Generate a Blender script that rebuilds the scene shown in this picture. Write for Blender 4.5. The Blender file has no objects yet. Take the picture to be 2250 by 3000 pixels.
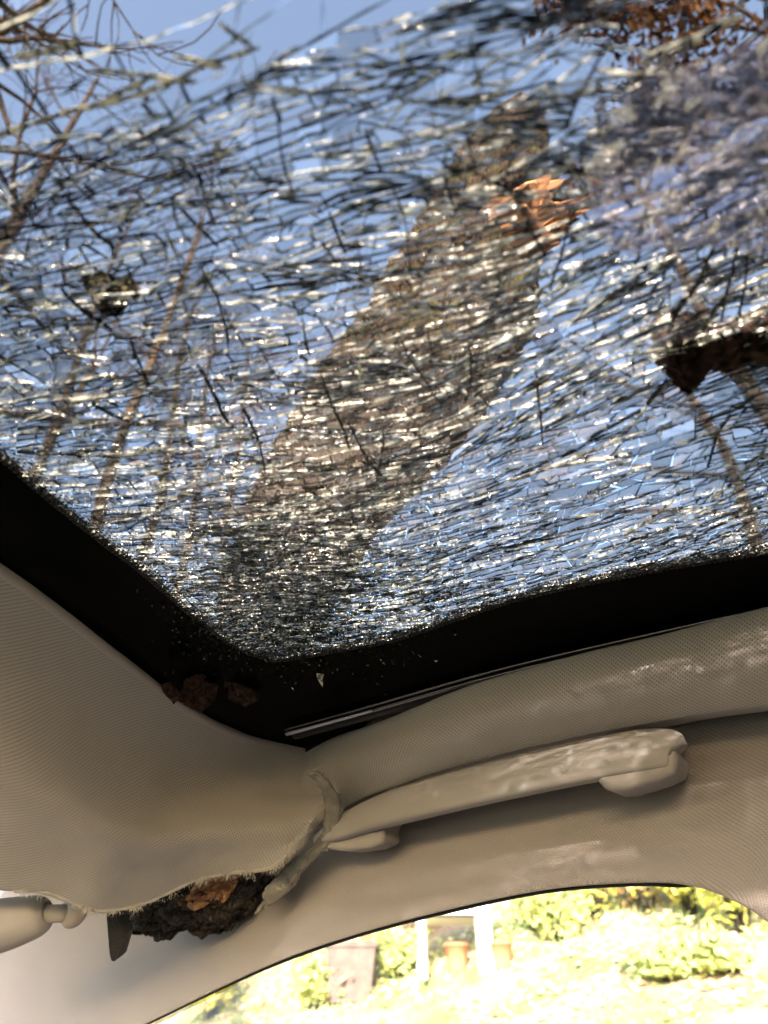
import bpy, math, random
import numpy as np
from mathutils import Vector, noise as mn
random.seed(7)
S = bpy.context.scene

# ------------------------------------------------------------------ camera, light, exposure
CAM = Vector((0, 0, 1.15)); PITCH = math.radians(40)
CR = Vector((.8388, .5444, 0)).normalized()
FH = Vector((-CR.y, CR.x, 0))
CF = (FH*math.cos(PITCH) + Vector((0, 0, math.sin(PITCH)))).normalized()
CU = CR.cross(CF)
cam_d = bpy.data.cameras.new('camera'); cam = bpy.data.objects.new('camera', cam_d)
S.collection.objects.link(cam); S.camera = cam
from mathutils import Matrix
cam.matrix_world = Matrix(((CR.x, CU.x, -CF.x, CAM.x), (CR.y, CU.y, -CF.y, CAM.y), (CR.z, CU.z, -CF.z, CAM.z), (0, 0, 0, 1)))
cam_d.sensor_fit = 'VERTICAL'; cam_d.sensor_height = 36; cam_d.lens = 24
cam_d.clip_start = .01; cam_d.clip_end = 500
cam_d.dof.use_dof = True; cam_d.dof.focus_distance = .70; cam_d.dof.aperture_fstop = 4.8

SUN = Vector((.36, -.85, .33)).normalized()          # towards the sun
w = bpy.data.worlds.new('World'); S.world = w; w.use_nodes = True
nt = w.node_tree; nt.nodes.clear()
sky = nt.nodes.new('ShaderNodeTexSky'); sky.sky_type = 'NISHITA'; sky.sun_disc = False
sky.sun_elevation = math.asin(SUN.z); sky.sun_rotation = math.atan2(SUN.x, SUN.y)
sky.air_density = 1.0; sky.dust_density = 2.5; sky.ozone_density = 1.2; sky.altitude = 200
bg = nt.nodes.new('ShaderNodeBackground'); bg.inputs[1].default_value = .15
wo = nt.nodes.new('ShaderNodeOutputWorld')
nt.links.new(sky.outputs[0], bg.inputs[0]); nt.links.new(bg.outputs[0], wo.inputs[0])
sd = bpy.data.lights.new('sun', 'SUN'); sd.energy = 3.9; sd.angle = math.radians(1.2); sd.color = (1, .93, .82)
so = bpy.data.objects.new('sun', sd); S.collection.objects.link(so)
so.rotation_euler = SUN.to_track_quat('Z', 'Y').to_euler()
S.view_settings.view_transform = 'Standard'; S.view_settings.look = 'None'
S.view_settings.gamma = 1; S.view_settings.use_curve_mapping = False
S.view_settings.exposure = 2.85
S.cycles.transparent_max_bounces = 24; S.cycles.max_bounces = 8; S.cycles.sample_clamp_indirect = 6
S.cycles.use_denoising = True

# ------------------------------------------------------------------ projection helpers (picture point -> point on a real surface)
ZR = 1.50
def ray(px, py): return CF + CR*((px-1125)/2000) - CU*((py-1500)/2000)
def at(px, py, t): return CAM + ray(px, py)*t
def on_z(px, py, z=ZR):
    d = ray(px, py); return CAM + d*((z-CAM.z)/d.z)
def t_z(px, py, z=ZR): return (z-CAM.z)/ray(px, py).z
def t_y(px, py, y): return y/ray(px, py).y
def on_y(px, py, y): return at(px, py, t_y(px, py, y))
def proj(p):
    v = p-CAM; d = max(v.dot(CF), 1e-3)
    return 1125+2000*v.dot(CR)/d, 1500-2000*v.dot(CU)/d
def lerp(a, b, k): return a+(b-a)*k
def sm(a, b, x):
    k = min(1, max(0, (x-a)/(b-a))); return k*k*(3-2*k)
def N(p, f=1., o=0.): return mn.noise(Vector((p[0]*f+o, p[1]*f+o*1.7, (p[2] if len(p) > 2 else 0)*f-o)))
def cr(P, u):
    n = len(P)-1; x = min(max(u, 0), 1)*n; i = min(int(x), n-1); f = x-i
    p0, p1, p2, p3 = (P[max(i-1, 0)], P[i], P[i+1], P[min(i+2, n)])
    return tuple(.5*(2*b+(c-a)*f+(2*a-5*b+4*c-d)*f*f+(3*b-a-3*c+d)*f**3) for a, b, c, d in zip(p0, p1, p2, p3))

# ------------------------------------------------------------------ mesh helpers
class MB:
    def __init__(s): s.v = []; s.f = []; s.m = []; s.uv = None
    def add(s, vs, fs, m=0):
        o = len(s.v); s.v += [tuple(x) for x in vs]; s.f += [tuple(o+i for i in f) for f in fs]; s.m += [m]*len(fs)
    def box(s, c, h, m=0, rot=None):
        vs = []
        for a in (-1, 1):
            for b in (-1, 1):
                for d in (-1, 1):
                    p = Vector((a*h[0], b*h[1], d*h[2]))
                    if rot: p = rot @ p
                    vs.append(Vector(c)+p)
        s.add(vs, [(0, 1, 3, 2), (4, 6, 7, 5), (0, 4, 5, 1), (2, 3, 7, 6), (0, 2, 6, 4), (1, 5, 7, 3)], m)
    def tube(s, P, R, n=8, m=0, cap=True, squash=None):
        P = [Vector(p) for p in P]; rings = []; up = Vector((.13, .21, .97))
        for i, p in enumerate(P):
            d = (P[min(i+1, len(P)-1)]-P[max(i-1, 0)]).normalized()
            a = d.cross(up)
            if a.length < .05: a = d.cross(Vector((1, 0, 0)))
            a.normalize(); b = d.cross(a)
            k = squash or 1
            rings.append([p+(a*math.cos(q)+b*math.sin(q)*k)*R[i] for q in [2*math.pi*j/n for j in range(n)]])
        vs = [v for r in rings for v in r]
        fs = [(i*n+j, i*n+(j+1) % n, (i+1)*n+(j+1) % n, (i+1)*n+j) for i in range(len(P)-1) for j in range(n)]
        if cap: fs += [tuple(range(n))[::-1], tuple(range((len(P)-1)*n, len(P)*n))]
        s.add(vs, fs, m)
    def build(s, name, mats, parent=None, smooth=True, kind=None):
        me = bpy.data.meshes.new(name); me.from_pydata(s.v, [], s.f)
        for m in (mats if isinstance(mats, (list, tuple)) else [mats]): me.materials.append(m)
        me.polygons.foreach_set('material_index', s.m)
        me.polygons.foreach_set('use_smooth', [smooth]*len(me.polygons))
        if s.uv:
            l = me.uv_layers.new(name='UVMap')
            for i, lp in enumerate(me.loops): l.data[i].uv = s.uv[lp.vertex_index]
        me.update()
        o = bpy.data.objects.new(name, me); S.collection.objects.link(o)
        if parent:
            o.parent = parent; o.matrix_parent_inverse = Matrix.Translation(-Vector(parent.location)) if parent.location.length else Matrix()
        if kind: o['kind'] = kind
        return o
def tag(o, label=None, cat=None, group=None, kind=None):
    if label: o['label'] = label
    if cat: o['category'] = cat
    if group: o['group'] = group
    if kind: o['kind'] = kind
    return o
def empty(name, loc, label, cat, group=None):
    o = bpy.data.objects.new(name, None); S.collection.objects.link(o); o.location = loc
    o.empty_display_size = .1
    return tag(o, label, cat, group)
def loft(rows, nu, nv, disp=None):
    """rows: lists of points with the same count; smooth sheet through them, with a UV in metres"""
    mb = MB(); g = []
    for j in range(nv+1):
        k = j/nv; col = [cr([cr(r, i/nu) for r in rows], k) for i in range(nu+1)]
        g.append([Vector(c) for c in col])
    if disp: g = [[disp(p, i/nu, j/nv) for i, p in enumerate(r)] for j, r in enumerate(g)]
    vs = [p for r in g for p in r]; W = nu+1
    U = np.zeros((nv+1, W)); V = np.zeros((nv+1, W)); mid = nv//2
    for j in range(nv+1):
        for i in range(1, W): U[j, i] = U[j, i-1]+(g[mid][i]-g[mid][i-1]).length
    for i in range(W):
        for j in range(1, nv+1): V[j, i] = V[j-1, i]+(g[j][i]-g[j-1][i]).length
    mb.add(vs, [(j*W+i, j*W+i+1, (j+1)*W+i+1, (j+1)*W+i) for j in range(nv) for i in range(nu)])
    mb.uv = [(U[j, i], V[j, i]) for j in range(nv+1) for i in range(W)]
    return mb, g
def prism(mb, pts, off, m=0):
    n = len(pts); a = [Vector(p) for p in pts]; b = [p+Vector(off) for p in a]
    mb.add(a+b, [tuple(range(n)), tuple(range(2*n-1, n-1, -1))]+[(i, i+n, (i+1) % n+n, (i+1) % n) for i in range(n)], m)

# ------------------------------------------------------------------ materials
def mat(name):
    m = bpy.data.materials.new(name); m.use_nodes = True; n = m.node_tree; n.nodes.clear()
    out = n.nodes.new('ShaderNodeOutputMaterial')
    return m, n, out
def nd(n, t, **k):
    x = n.nodes.new(t)
    for a, b in k.items(): setattr(x, a, b)
    return x
def prin(name, col, rough=.6, spec=.5, noise=None, bump=0, bscale=50, metal=0, coords='Object'):
    m, n, out = mat(name); L = n.links.new
    p = nd(n, 'ShaderNodeBsdfPrincipled'); p.inputs['Roughness'].default_value = rough
    p.inputs['Specular IOR Level'].default_value = spec; p.inputs['Metallic'].default_value = metal
    p.inputs['Base Color'].default_value = (*col, 1)
    tc = nd(n, 'ShaderNodeTexCoord')
    if noise:
        sc, c2 = noise
        t = nd(n, 'ShaderNodeTexNoise'); t.inputs['Scale'].default_value = sc; t.inputs['Detail'].default_value = 6
        L(tc.outputs[coords], t.inputs[0])
        r = nd(n, 'ShaderNodeValToRGB'); r.color_ramp.elements[0].position = .35; r.color_ramp.elements[1].position = .65
        r.color_ramp.elements[0].color = (*col, 1); r.color_ramp.elements[1].color = (*c2, 1)
        L(t.outputs[0], r.inputs[0]); L(r.outputs[0], p.inputs['Base Color'])
    if bump:
        t2 = nd(n, 'ShaderNodeTexNoise'); t2.inputs['Scale'].default_value = bscale; t2.inputs['Detail'].default_value = 8
        L(tc.outputs[coords], t2.inputs[0])
        b = nd(n, 'ShaderNodeBump'); b.inputs['Strength'].default_value = 1; b.inputs['Distance'].default_value = bump
        L(t2.outputs[0], b.inputs['Height']); L(b.outputs[0], p.inputs['Normal'])
    L(p.outputs[0], out.inputs[0]); return m

def fabric(name, col, pitch=.0026, depth=.0006, dark=.55):
    """knitted headliner cloth: staggered rows of small dark pits"""
    m, n, out = mat(name); L = n.links.new
    uv = nd(n, 'ShaderNodeUVMap'); sp = nd(n, 'ShaderNodeSeparateXYZ')
    nz = nd(n, 'ShaderNodeTexNoise'); nz.inputs['Scale'].default_value = 9; L(uv.outputs[0], nz.inputs[0])
    mx = nd(n, 'ShaderNodeVectorMath', operation='MULTIPLY_ADD'); mx.inputs[1].default_value = (.004, .004, 0)
    L(nz.outputs[1], mx.inputs[0]); L(uv.outputs[0], mx.inputs[2]); L(mx.outputs[0], sp.inputs[0])
    def M(op, a, b=None, c=None):
        x = nd(n, 'ShaderNodeMath', operation=op)
        for i, q in enumerate((a, b, c)):
            if q is None: continue
            if isinstance(q, (int, float)): x.inputs[i].default_value = q
            else: L(q, x.inputs[i])
        return x.outputs[0]
    k = 2*math.pi/pitch
    a = M('SINE', M('MULTIPLY', M('ADD', sp.outputs[0], sp.outputs[1]), k*.5)); b = M('SINE', M('MULTIPLY', M('SUBTRACT', sp.outputs[0], sp.outputs[1]), k*.5))
    pit = M('MULTIPLY', M('MULTIPLY_ADD', a, .5, .5), M('MULTIPLY_ADD', b, .5, .5))
    hole = nd(n, 'ShaderNodeMapRange', interpolation_type='SMOOTHSTEP'); hole.inputs[1].default_value = .35; hole.inputs[2].default_value = .85
    L(pit, hole.inputs[0])
    fz = nd(n, 'ShaderNodeTexNoise'); fz.inputs['Scale'].default_value = 900; fz.inputs['Detail'].default_value = 3; L(uv.outputs[0], fz.inputs[0])
    big = nd(n, 'ShaderNodeTexNoise'); big.inputs['Scale'].default_value = 14; big.inputs['Detail'].default_value = 4; L(uv.outputs[0], big.inputs[0])
    v = M('MULTIPLY', M('SUBTRACT', 1, M('MULTIPLY', hole.outputs[0], dark)), M('MULTIPLY_ADD', fz.outputs[0], .5, .75))
    v = M('MULTIPLY', v, M('MULTIPLY_ADD', big.outputs[0], .16, .92))
    c = nd(n, 'ShaderNodeVectorMath', operation='SCALE'); c.inputs[0].default_value = col; L(v, c.inputs['Scale'])
    p = nd(n, 'ShaderNodeBsdfPrincipled'); p.inputs['Roughness'].default_value = .95; p.inputs['Specular IOR Level'].default_value = .15
    p.inputs['Sheen Weight'].default_value = .25; p.inputs['Sheen Roughness'].default_value = .5
    L(c.outputs[0], p.inputs['Base Color'])
    bp = nd(n, 'ShaderNodeBump'); bp.inputs['Distance'].default_value = depth; bp.inputs['Strength'].default_value = .9
    L(M('ADD', M('MULTIPLY', hole.outputs[0], -1), M('MULTIPLY', fz.outputs[0], .5)), bp.inputs['Height']); L(bp.outputs[0], p.inputs['Normal'])
    L(p.outputs[0], out.inputs[0]); return m

def tinted(name, tint, gloss=.03, haze=.0):
    m, n, out = mat(name); L = n.links.new
    tr = nd(n, 'ShaderNodeBsdfTransparent'); gl = nd(n, 'ShaderNodeBsdfGlossy'); gl.inputs['Roughness'].default_value = gloss
    geo = nd(n, 'ShaderNodeNewGeometry')
    r = nd(n, 'ShaderNodeValToRGB'); r.color_ramp.elements[0].color = (*[c*.78 for c in tint], 1); r.color_ramp.elements[1].color = (*[min(1, c*1.06) for c in tint], 1)
    L(geo.outputs['Random Per Island'], r.inputs[0])
    L(r.outputs[0], tr.inputs[0])
    fr = nd(n, 'ShaderNodeFresnel'); fr.inputs[0].default_value = 1.45
    ml = nd(n, 'ShaderNodeMath', operation='MULTIPLY'); ml.inputs[1].default_value = .6; L(fr.outputs[0], ml.inputs[0])
    mx = nd(n, 'ShaderNodeMixShader'); L(ml.outputs[0], mx.inputs[0]); L(tr.outputs[0], mx.inputs[1]); L(gl.outputs[0], mx.inputs[2])
    last = mx.outputs[0]
    if haze:
        tl = nd(n, 'ShaderNodeBsdfTranslucent'); tl.inputs[0].default_value = (.8, .84, .82, 1)
        nz = nd(n, 'ShaderNodeTexNoise'); nz.inputs['Scale'].default_value = 22; nz.inputs['Detail'].default_value = 5
        tc = nd(n, 'ShaderNodeTexCoord'); L(tc.outputs['Object'], nz.inputs[0])
        mr = nd(n, 'ShaderNodeMapRange'); mr.inputs[1].default_value = .5; mr.inputs[2].default_value = .75; mr.inputs[4].default_value = haze
        L(nz.outputs[0], mr.inputs[0])
        m2 = nd(n, 'ShaderNodeMixShader'); L(mr.outputs[0], m2.inputs[0]); L(last, m2.inputs[1]); L(tl.outputs[0], m2.inputs[2]); last = m2.outputs[0]
    L(last, out.inputs[0]); return m

def wall_mat(name, col, gloss_w, rough, clear=0., tint=(.7, .75, .75), var=.3):
    """the broken edge of a piece of glass: scatter whose white and dark colours paint reflections, glossy reflection and some see-through"""
    m, n, out = mat(name); L = n.links.new
    d = nd(n, 'ShaderNodeBsdfDiffuse'); d.inputs[0].default_value = (*col, 1)
    t = nd(n, 'ShaderNodeBsdfTranslucent'); t.inputs[0].default_value = (*col, 1)
    a = nd(n, 'ShaderNodeMixShader'); a.inputs[0].default_value = .55; L(d.outputs[0], a.inputs[1]); L(t.outputs[0], a.inputs[2])
    g = nd(n, 'ShaderNodeBsdfGlossy'); g.inputs['Roughness'].default_value = rough; g.inputs[0].default_value = (.95, .97, .92, 1)
    tc = nd(n, 'ShaderNodeTexCoord'); nz = nd(n, 'ShaderNodeTexNoise'); nz.inputs['Scale'].default_value = 420; nz.inputs['Detail'].default_value = 2
    L(tc.outputs['Object'], nz.inputs[0])
    b = nd(n, 'ShaderNodeBump'); b.inputs['Distance'].default_value = .0012; L(nz.outputs[0], b.inputs['Height'])
    L(b.outputs[0], g.inputs['Normal']); L(b.outputs[0], d.inputs['Normal'])
    c = nd(n, 'ShaderNodeMixShader'); c.inputs[0].default_value = gloss_w; L(a.outputs[0], c.inputs[1]); L(g.outputs[0], c.inputs[2])
    last = c.outputs[0]
    if clear:
        tr = nd(n, 'ShaderNodeBsdfTransparent'); tr.inputs[0].default_value = (*tint, 1)
        e = nd(n, 'ShaderNodeMixShader')
        n2 = nd(n, 'ShaderNodeTexNoise'); n2.inputs['Scale'].default_value = 150; L(tc.outputs['Object'], n2.inputs[0])
        mr = nd(n, 'ShaderNodeMapRange'); mr.inputs[1].default_value = .44; mr.inputs[2].default_value = .56
        mr.inputs[3].default_value = max(0, clear-var); mr.inputs[4].default_value = min(1, clear+var)
        L(n2.outputs[0], mr.inputs[0]); L(mr.outputs[0], e.inputs[0]); L(last, e.inputs[1]); L(tr.outputs[0], e.inputs[2]); last = e.outputs[0]
    L(last, out.inputs[0]); return m

def bark(name, c1, c2, moss=None, sc=1., stretch=(1, 1, .35)):
    m, n, out = mat(name); L = n.links.new
    tc = nd(n, 'ShaderNodeTexCoord'); mp = nd(n, 'ShaderNodeMapping'); mp.inputs['Scale'].default_value = stretch; L(tc.outputs['Object'], mp.inputs[0])
    v = nd(n, 'ShaderNodeTexVoronoi', feature='DISTANCE_TO_EDGE'); v.inputs['Scale'].default_value = 38*sc
    nz = nd(n, 'ShaderNodeTexNoise'); nz.inputs['Scale'].default_value = 30*sc; nz.inputs['Detail'].default_value = 8; L(mp.outputs[0], nz.inputs[0])
    va = nd(n, 'ShaderNodeVectorMath', operation='MULTIPLY_ADD'); va.inputs[1].default_value = (.03/sc,)*3
    L(nz.outputs[1], va.inputs[0]); L(mp.outputs[0], va.inputs[2]); L(va.outputs[0], v.inputs[0])
    r = nd(n, 'ShaderNodeValToRGB'); r.color_ramp.elements[0].color = (*[c*.35 for c in c1], 1); r.color_ramp.elements[1].position = .24; r.color_ramp.elements[1].color = (*c1, 1)
    L(v.outputs[0], r.inputs[0])
    r2 = nd(n, 'ShaderNodeMix', data_type='RGBA'); r2.inputs[7].default_value = (*c2, 1); L(nz.outputs[0], r2.inputs[0]); L(r.outputs[0], r2.inputs[6])
    col = r2.outputs[2]
    if moss:
        n3 = nd(n, 'ShaderNodeTexNoise'); n3.inputs['Scale'].default_value = 9*sc; n3.inputs['Detail'].default_value = 7; n3.inputs['Roughness'].default_value = .7; L(tc.outputs['Object'], n3.inputs[0])
        mr = nd(n, 'ShaderNodeMapRange'); mr.inputs[1].default_value = .52; mr.inputs[2].default_value = .64; L(n3.outputs[0], mr.inputs[0])
        mm = nd(n, 'ShaderNodeMix', data_type='RGBA'); mm.inputs[7].default_value = (*moss, 1); L(mr.outputs[0], mm.inputs[0]); L(col, mm.inputs[6]); col = mm.outputs[2]
    p = nd(n, 'ShaderNodeBsdfPrincipled'); p.inputs['Roughness'].default_value = .9; p.inputs['Specular IOR Level'].default_value = .2
    L(col, p.inputs['Base Color'])
    b = nd(n, 'ShaderNodeBump'); b.inputs['Distance'].default_value = .022/sc; L(v.outputs[0], b.inputs['Height'])
    b2 = nd(n, 'ShaderNodeBump'); b2.inputs['Distance'].default_value = .006/sc; L(nz.outputs[0], b2.inputs['Height']); L(b.outputs[0], b2.inputs['Normal'])
    L(b2.outputs[0], p.inputs['Normal']); L(p.outputs[0], out.inputs[0]); return m
def island_mat(name, cols, trans=.3):
    m, n, out = mat(name); L = n.links.new
    geo = nd(n, 'ShaderNodeNewGeometry'); r = nd(n, 'ShaderNodeValToRGB'); r.color_ramp.interpolation = 'CONSTANT'
    e = r.color_ramp.elements
    while len(e) < len(cols): e.new(.5)
    for i, c in enumerate(cols): e[i].position = i/len(cols); e[i].color = (*c, 1)
    L(geo.outputs['Random Per Island'], r.inputs[0])
    d = nd(n, 'ShaderNodeBsdfDiffuse'); t = nd(n, 'ShaderNodeBsdfTranslucent'); L(r.outputs[0], d.inputs[0]); L(r.outputs[0], t.inputs[0])
    x = nd(n, 'ShaderNodeMixShader'); x.inputs[0].default_value = trans; L(d.outputs[0], x.inputs[1]); L(t.outputs[0], x.inputs[2]); L(x.outputs[0], out.inputs[0])
    return m

M = {}
M['knit'] = fabric('knit_headliner', (.315, .298, .290), pitch=.0022)
M['knit_side'] = fabric('knit_side_trim', (.285, .258, .256), pitch=.0019, dark=.35)
M['lining'] = prin('felt_backing', (.25, .24, .22), .95, .1, (60, (.17, .16, .14)), .002, 400)
M['fibre'] = prin('torn_fibre', (.36, .34, .31), .9, .1)
M['plastic'] = prin('beige_plastic', (.27, .252, .246), .7, .12, None, .0002, 900)
M['plastic_grey'] = prin('grey_plastic', (.22, .19, .175), .5, .4, None, .0002, 900)  # one even tone, darker and greyer than the beige plastic
M['frit'] = prin('black_ceramic_print', (.0005, .0005, .0006), .25, .015, (30, (.0012, .0010, .0012)))
M['frit_dot'] = prin('black_dot_print', (.003, .003, .003), .5, .2)
M['seal'] = prin('black_rubber', (.012, .011, .012), .55, .4)
M['strip'] = prin('polished_channel', (.16, .15, .17), .22, .8, None, .0006, 120, metal=.8)
M['pane'] = tinted('tinted_glass', (.80, .75, .715), .02, 0)
M['clear'] = tinted('clear_glass', (.97, .98, .97), .01)
M['edge_white'] = wall_mat('glint_white_glass_edge', (.86, .86, .70), .25, .2, .34, (.10, .12, .11), .42)  # white stands for sun and sky glints, put into the colour
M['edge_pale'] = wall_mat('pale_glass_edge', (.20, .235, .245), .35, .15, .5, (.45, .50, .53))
M['edge_dark'] = wall_mat('dark_glass_edge', (.006, .008, .007), .035, .12)  # near-black stands for dark reflections, put into the colour
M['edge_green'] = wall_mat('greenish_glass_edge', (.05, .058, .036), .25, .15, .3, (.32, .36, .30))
M['film'] = None
M['bark'] = bark('rough_bark', (.060, .043, .027), (.012, .009, .008), (.040, .042, .014), 1.9, (1, 1, .45))
M['bark_dark'] = bark('wet_dark_bark', (.035, .03, .026), (.07, .06, .05), None, 2.5, (1, 1, 1))
M['bark_far'] = bark('grey_brown_bark', (.055, .042, .036), (.03, .024, .02), None, .3)
M['bark_tan'] = bark('tan_bark', (.085, .064, .042), (.04, .03, .022), None, .3)
M['paint'] = prin('white_car_paint', (.6, .6, .6), .25, .5)
M['black_trim'] = prin('grained_black_plastic', (.010, .009, .009), .5, .35, None, .0025, 420)
M['carpet'] = prin('dark_carpet', (.04, .038, .036), .95, .1, None, .002, 300)
def wood(name, c1, c2, c3):
    m, n, out = mat(name); L = n.links.new
    uv = nd(n, 'ShaderNodeUVMap'); mp = nd(n, 'ShaderNodeMapping'); mp.inputs['Scale'].default_value = (14, 130, 1); L(uv.outputs[0], mp.inputs[0])
    nz = nd(n, 'ShaderNodeTexNoise'); nz.inputs['Scale'].default_value = 1.; nz.inputs['Detail'].default_value = 6; nz.inputs['Distortion'].default_value = .8; L(mp.outputs[0], nz.inputs[0])
    r = nd(n, 'ShaderNodeValToRGB'); e = r.color_ramp.elements; e[0].position = .32; e[0].color = (*c1, 1); e[1].position = .68; e[1].color = (*c3, 1); x = e.new(.48); x.color = (*c2, 1)
    L(nz.outputs[0], r.inputs[0]); p = nd(n, 'ShaderNodeBsdfPrincipled'); p.inputs['Roughness'].default_value = .75; L(r.outputs[0], p.inputs['Base Color'])
    b = nd(n, 'ShaderNodeBump'); b.inputs['Distance'].default_value = .006; L(nz.outputs[0], b.inputs['Height']); L(b.outputs[0], p.inputs['Normal']); L(p.outputs[0], out.inputs[0]); return m
M['wood'] = wood('torn_orange_wood', (.06, .02, .010), (.24, .105, .042), (.44, .26, .12))
def mk_film():
    m, n, out = mat('crumpled_film'); L = n.links.new
    tr = nd(n, 'ShaderNodeBsdfTransparent'); tr.inputs[0].default_value = (.80, .76, .86, 1)
    g = nd(n, 'ShaderNodeBsdfGlossy'); g.inputs['Roughness'].default_value = .22; g.inputs[0].default_value = (.95, .92, 1, 1)
    t = nd(n, 'ShaderNodeBsdfTranslucent'); t.inputs[0].default_value = (.85, .80, .90, 1)
    a = nd(n, 'ShaderNodeMixShader'); a.inputs[0].default_value = .45; L(g.outputs[0], a.inputs[1]); L(t.outputs[0], a.inputs[2])
    lw = nd(n, 'ShaderNodeLayerWeight'); lw.inputs[0].default_value = .45
    b = nd(n, 'ShaderNodeMixShader'); mr = nd(n, 'ShaderNodeMapRange'); mr.inputs[3].default_value = .22; mr.inputs[4].default_value = .9
    L(lw.outputs['Facing'], mr.inputs[0]); L(mr.outputs[0], b.inputs[0]); L(tr.outputs[0], b.inputs[1]); L(a.outputs[0], b.inputs[2]); L(b.outputs[0], out.inputs[0]); return m
M['film'] = mk_film()

# ================================================================== ground and bank
def gz(x, y):
    z = 0.
    if y > 2.0: z += .46*(y-2.0)*sm(2.0, 3.2, y) if y < 11 else .46*9 + (y-11)*.12
    z += .05*N((x, y, 0), .7)+.02*N((x, y, 3), 3)
    return z if abs(y) > 1.6 or abs(x) > 3.5 else min(z, .02)
mb = MB(); xs = [-250, -120, -60, -35]+[-24+i*.6 for i in range(81)]+[35, 60, 120, 250]
ys = [-250, -120, -60, -25, -12, -6, -3, -1.5]+[i*.5 for i in range(0, 50)]+[30, 45, 70, 120, 250]
for y in ys:
    for x in xs: mb.v.append((x, y, gz(x, y)))
W_ = len(xs); mb.f = [(j*W_+i, j*W_+i+1, (j+1)*W_+i+1, (j+1)*W_+i) for j in range(len(ys)-1) for i in range(W_-1)]; mb.m = [0]*len(mb.f)
M['lawn'] = prin('leaf_strewn_lawn', (.16, .21, .08), .95, .1, (1.6, (.42, .33, .24)), .03, 30)
mb.build('ground', M['lawn'], kind='structure')

# fallen leaves, one uncountable layer
mb = MB(); rg = random.Random(3)
for i in range(26000):
    x = rg.uniform(-10, 5); y = rg.uniform(1.5, 11) if i % 3 else rg.uniform(3, 8)
    if N((x, y, 2), .8) > .16 and rg.random() < .75: continue
    s = rg.uniform(.02, .05); a = rg.uniform(0, 6.28); z = gz(x, y)+rg.uniform(.005, .03)
    sl = .46 if y > 2.2 else 0; d1 = Vector((math.cos(a), math.sin(a), sl*math.sin(a)+rg.uniform(-.5, .5))).normalized()*s
    d2 = Vector((-math.sin(a), math.cos(a), sl*math.cos(a)+rg.uniform(-.5, .5))).normalized()*s*.7; c = Vector((x, y, z))
    mb.add([c-d1, c-d2*.9, c+d1, c+d2], [(0, 1, 2, 3)])
M['leafmix'] = island_mat('autumn_leaf_litter', [(.68, .58, .28), (.50, .32, .20), (.75, .72, .50), (.32, .38, .12), (.60, .48, .40), (.72, .64, .32)], .25)
tag(mb.build('fallen_leaves', M['leafmix'], smooth=False), 'yellow and brown fallen leaves scattered over the sunlit bank', 'leaves', kind='stuff')
mb = MB()
for i in range(16000):
    x = rg.uniform(-9, 4); y = rg.uniform(2.2, 10)
    if N((x, y, 5), .6) < -.05: continue
    z = gz(x, y); a = rg.uniform(0, 6.28); h = rg.uniform(.05, .14); c = Vector((x, y, z)); d = Vector((math.cos(a), math.sin(a), 0))*.006
    tip = c+Vector((rg.uniform(-.04, .04), rg.uniform(-.04, .04), h)); mb.add([c-d, c+d, tip], [(0, 1, 2)])
M['grass'] = island_mat('grass_blades', [(.22, .34, .12), (.30, .38, .14), (.42, .46, .18), (.18, .30, .15)], .3)
tag(mb.build('grass', M['grass'], smooth=False), 'green grass tufts growing through the leaves on the bank', 'grass', kind='stuff')

# ------------------------------------------------------------------ things on the bank seen through the side window
def bank(px, py):
    d = ray(px, py); t = 2.
    while t < 40:
        p = CAM+d*t
        if p.z <= gz(p.x, p.y): return p
        t += .02
    return CAM+d*12
terr = prin('terracotta', (.45, .17, .09), .8, .2, (8, (.35, .14, .08)))
stone = prin('grey_brown_concrete', (.13, .10, .09), .9, .2, (9, (.09, .072, .066)), .01, 30)
white = prin('white_painted_wood', (.80, .79, .76), .5, .4, (6, (.7, .68, .62)))
cush = prin('slate_grey_cushion', (.07, .07, .073), .9, .1, (15, (.05, .05, .053)))
brickm = prin('red_brick', (.36, .13, .08), .9, .2, (20, (.28, .11, .07)))
foli = {k: island_mat('shrub_leaves_'+k, c, .45) for k, c in dict(
    yellow=[(.60, .55, .12), (.42, .46, .10), (.68, .60, .20)], green=[(.42, .50, .22), (.55, .58, .24), (.46, .48, .20)],
    red=[(.48, .26, .16), (.55, .38, .22), (.40, .34, .14)]).items()}
def shrub(px, py, r, h, kind, label):
    b = bank(px, py); e = empty('garden_shrub', b, label, 'shrub', 'shrubs on the bank')
    rr = random.Random(int(px*7+py)); mb = MB(); st = MB()
    for k in range(9):
        a = rr.uniform(0, 6.28); q = rr.uniform(.3, .9)*r
        tip = b+Vector((math.cos(a)*q, math.sin(a)*q, h*rr.uniform(.6, 1.)))
        st.tube([b+Vector((0, 0, -.05)), b.lerp(tip, .5)+Vector((0, 0, .1)), tip], [.014, .009, .003], 5)
        for j in range(70):
            c = b.lerp(tip, rr.uniform(.3, 1.05))+Vector((rr.gauss(0, .13), rr.gauss(0, .13), rr.gauss(0, .1)))*r*1.4
            c.z = max(c.z, b.z+.05)
            u = Vector((rr.gauss(0, 1), rr.gauss(0, 1), rr.gauss(0, .7))).normalized(); v = u.orthogonal().normalized(); s = rr.uniform(.025, .055)
            mb.add([c-u*s, c-v*s*.5, c+u*s, c+v*s*.5], [(0, 1, 2, 3)])
    mb.build('foliage', foli[kind], e, False); st.build('stem', M['bark_far'], e)
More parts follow.
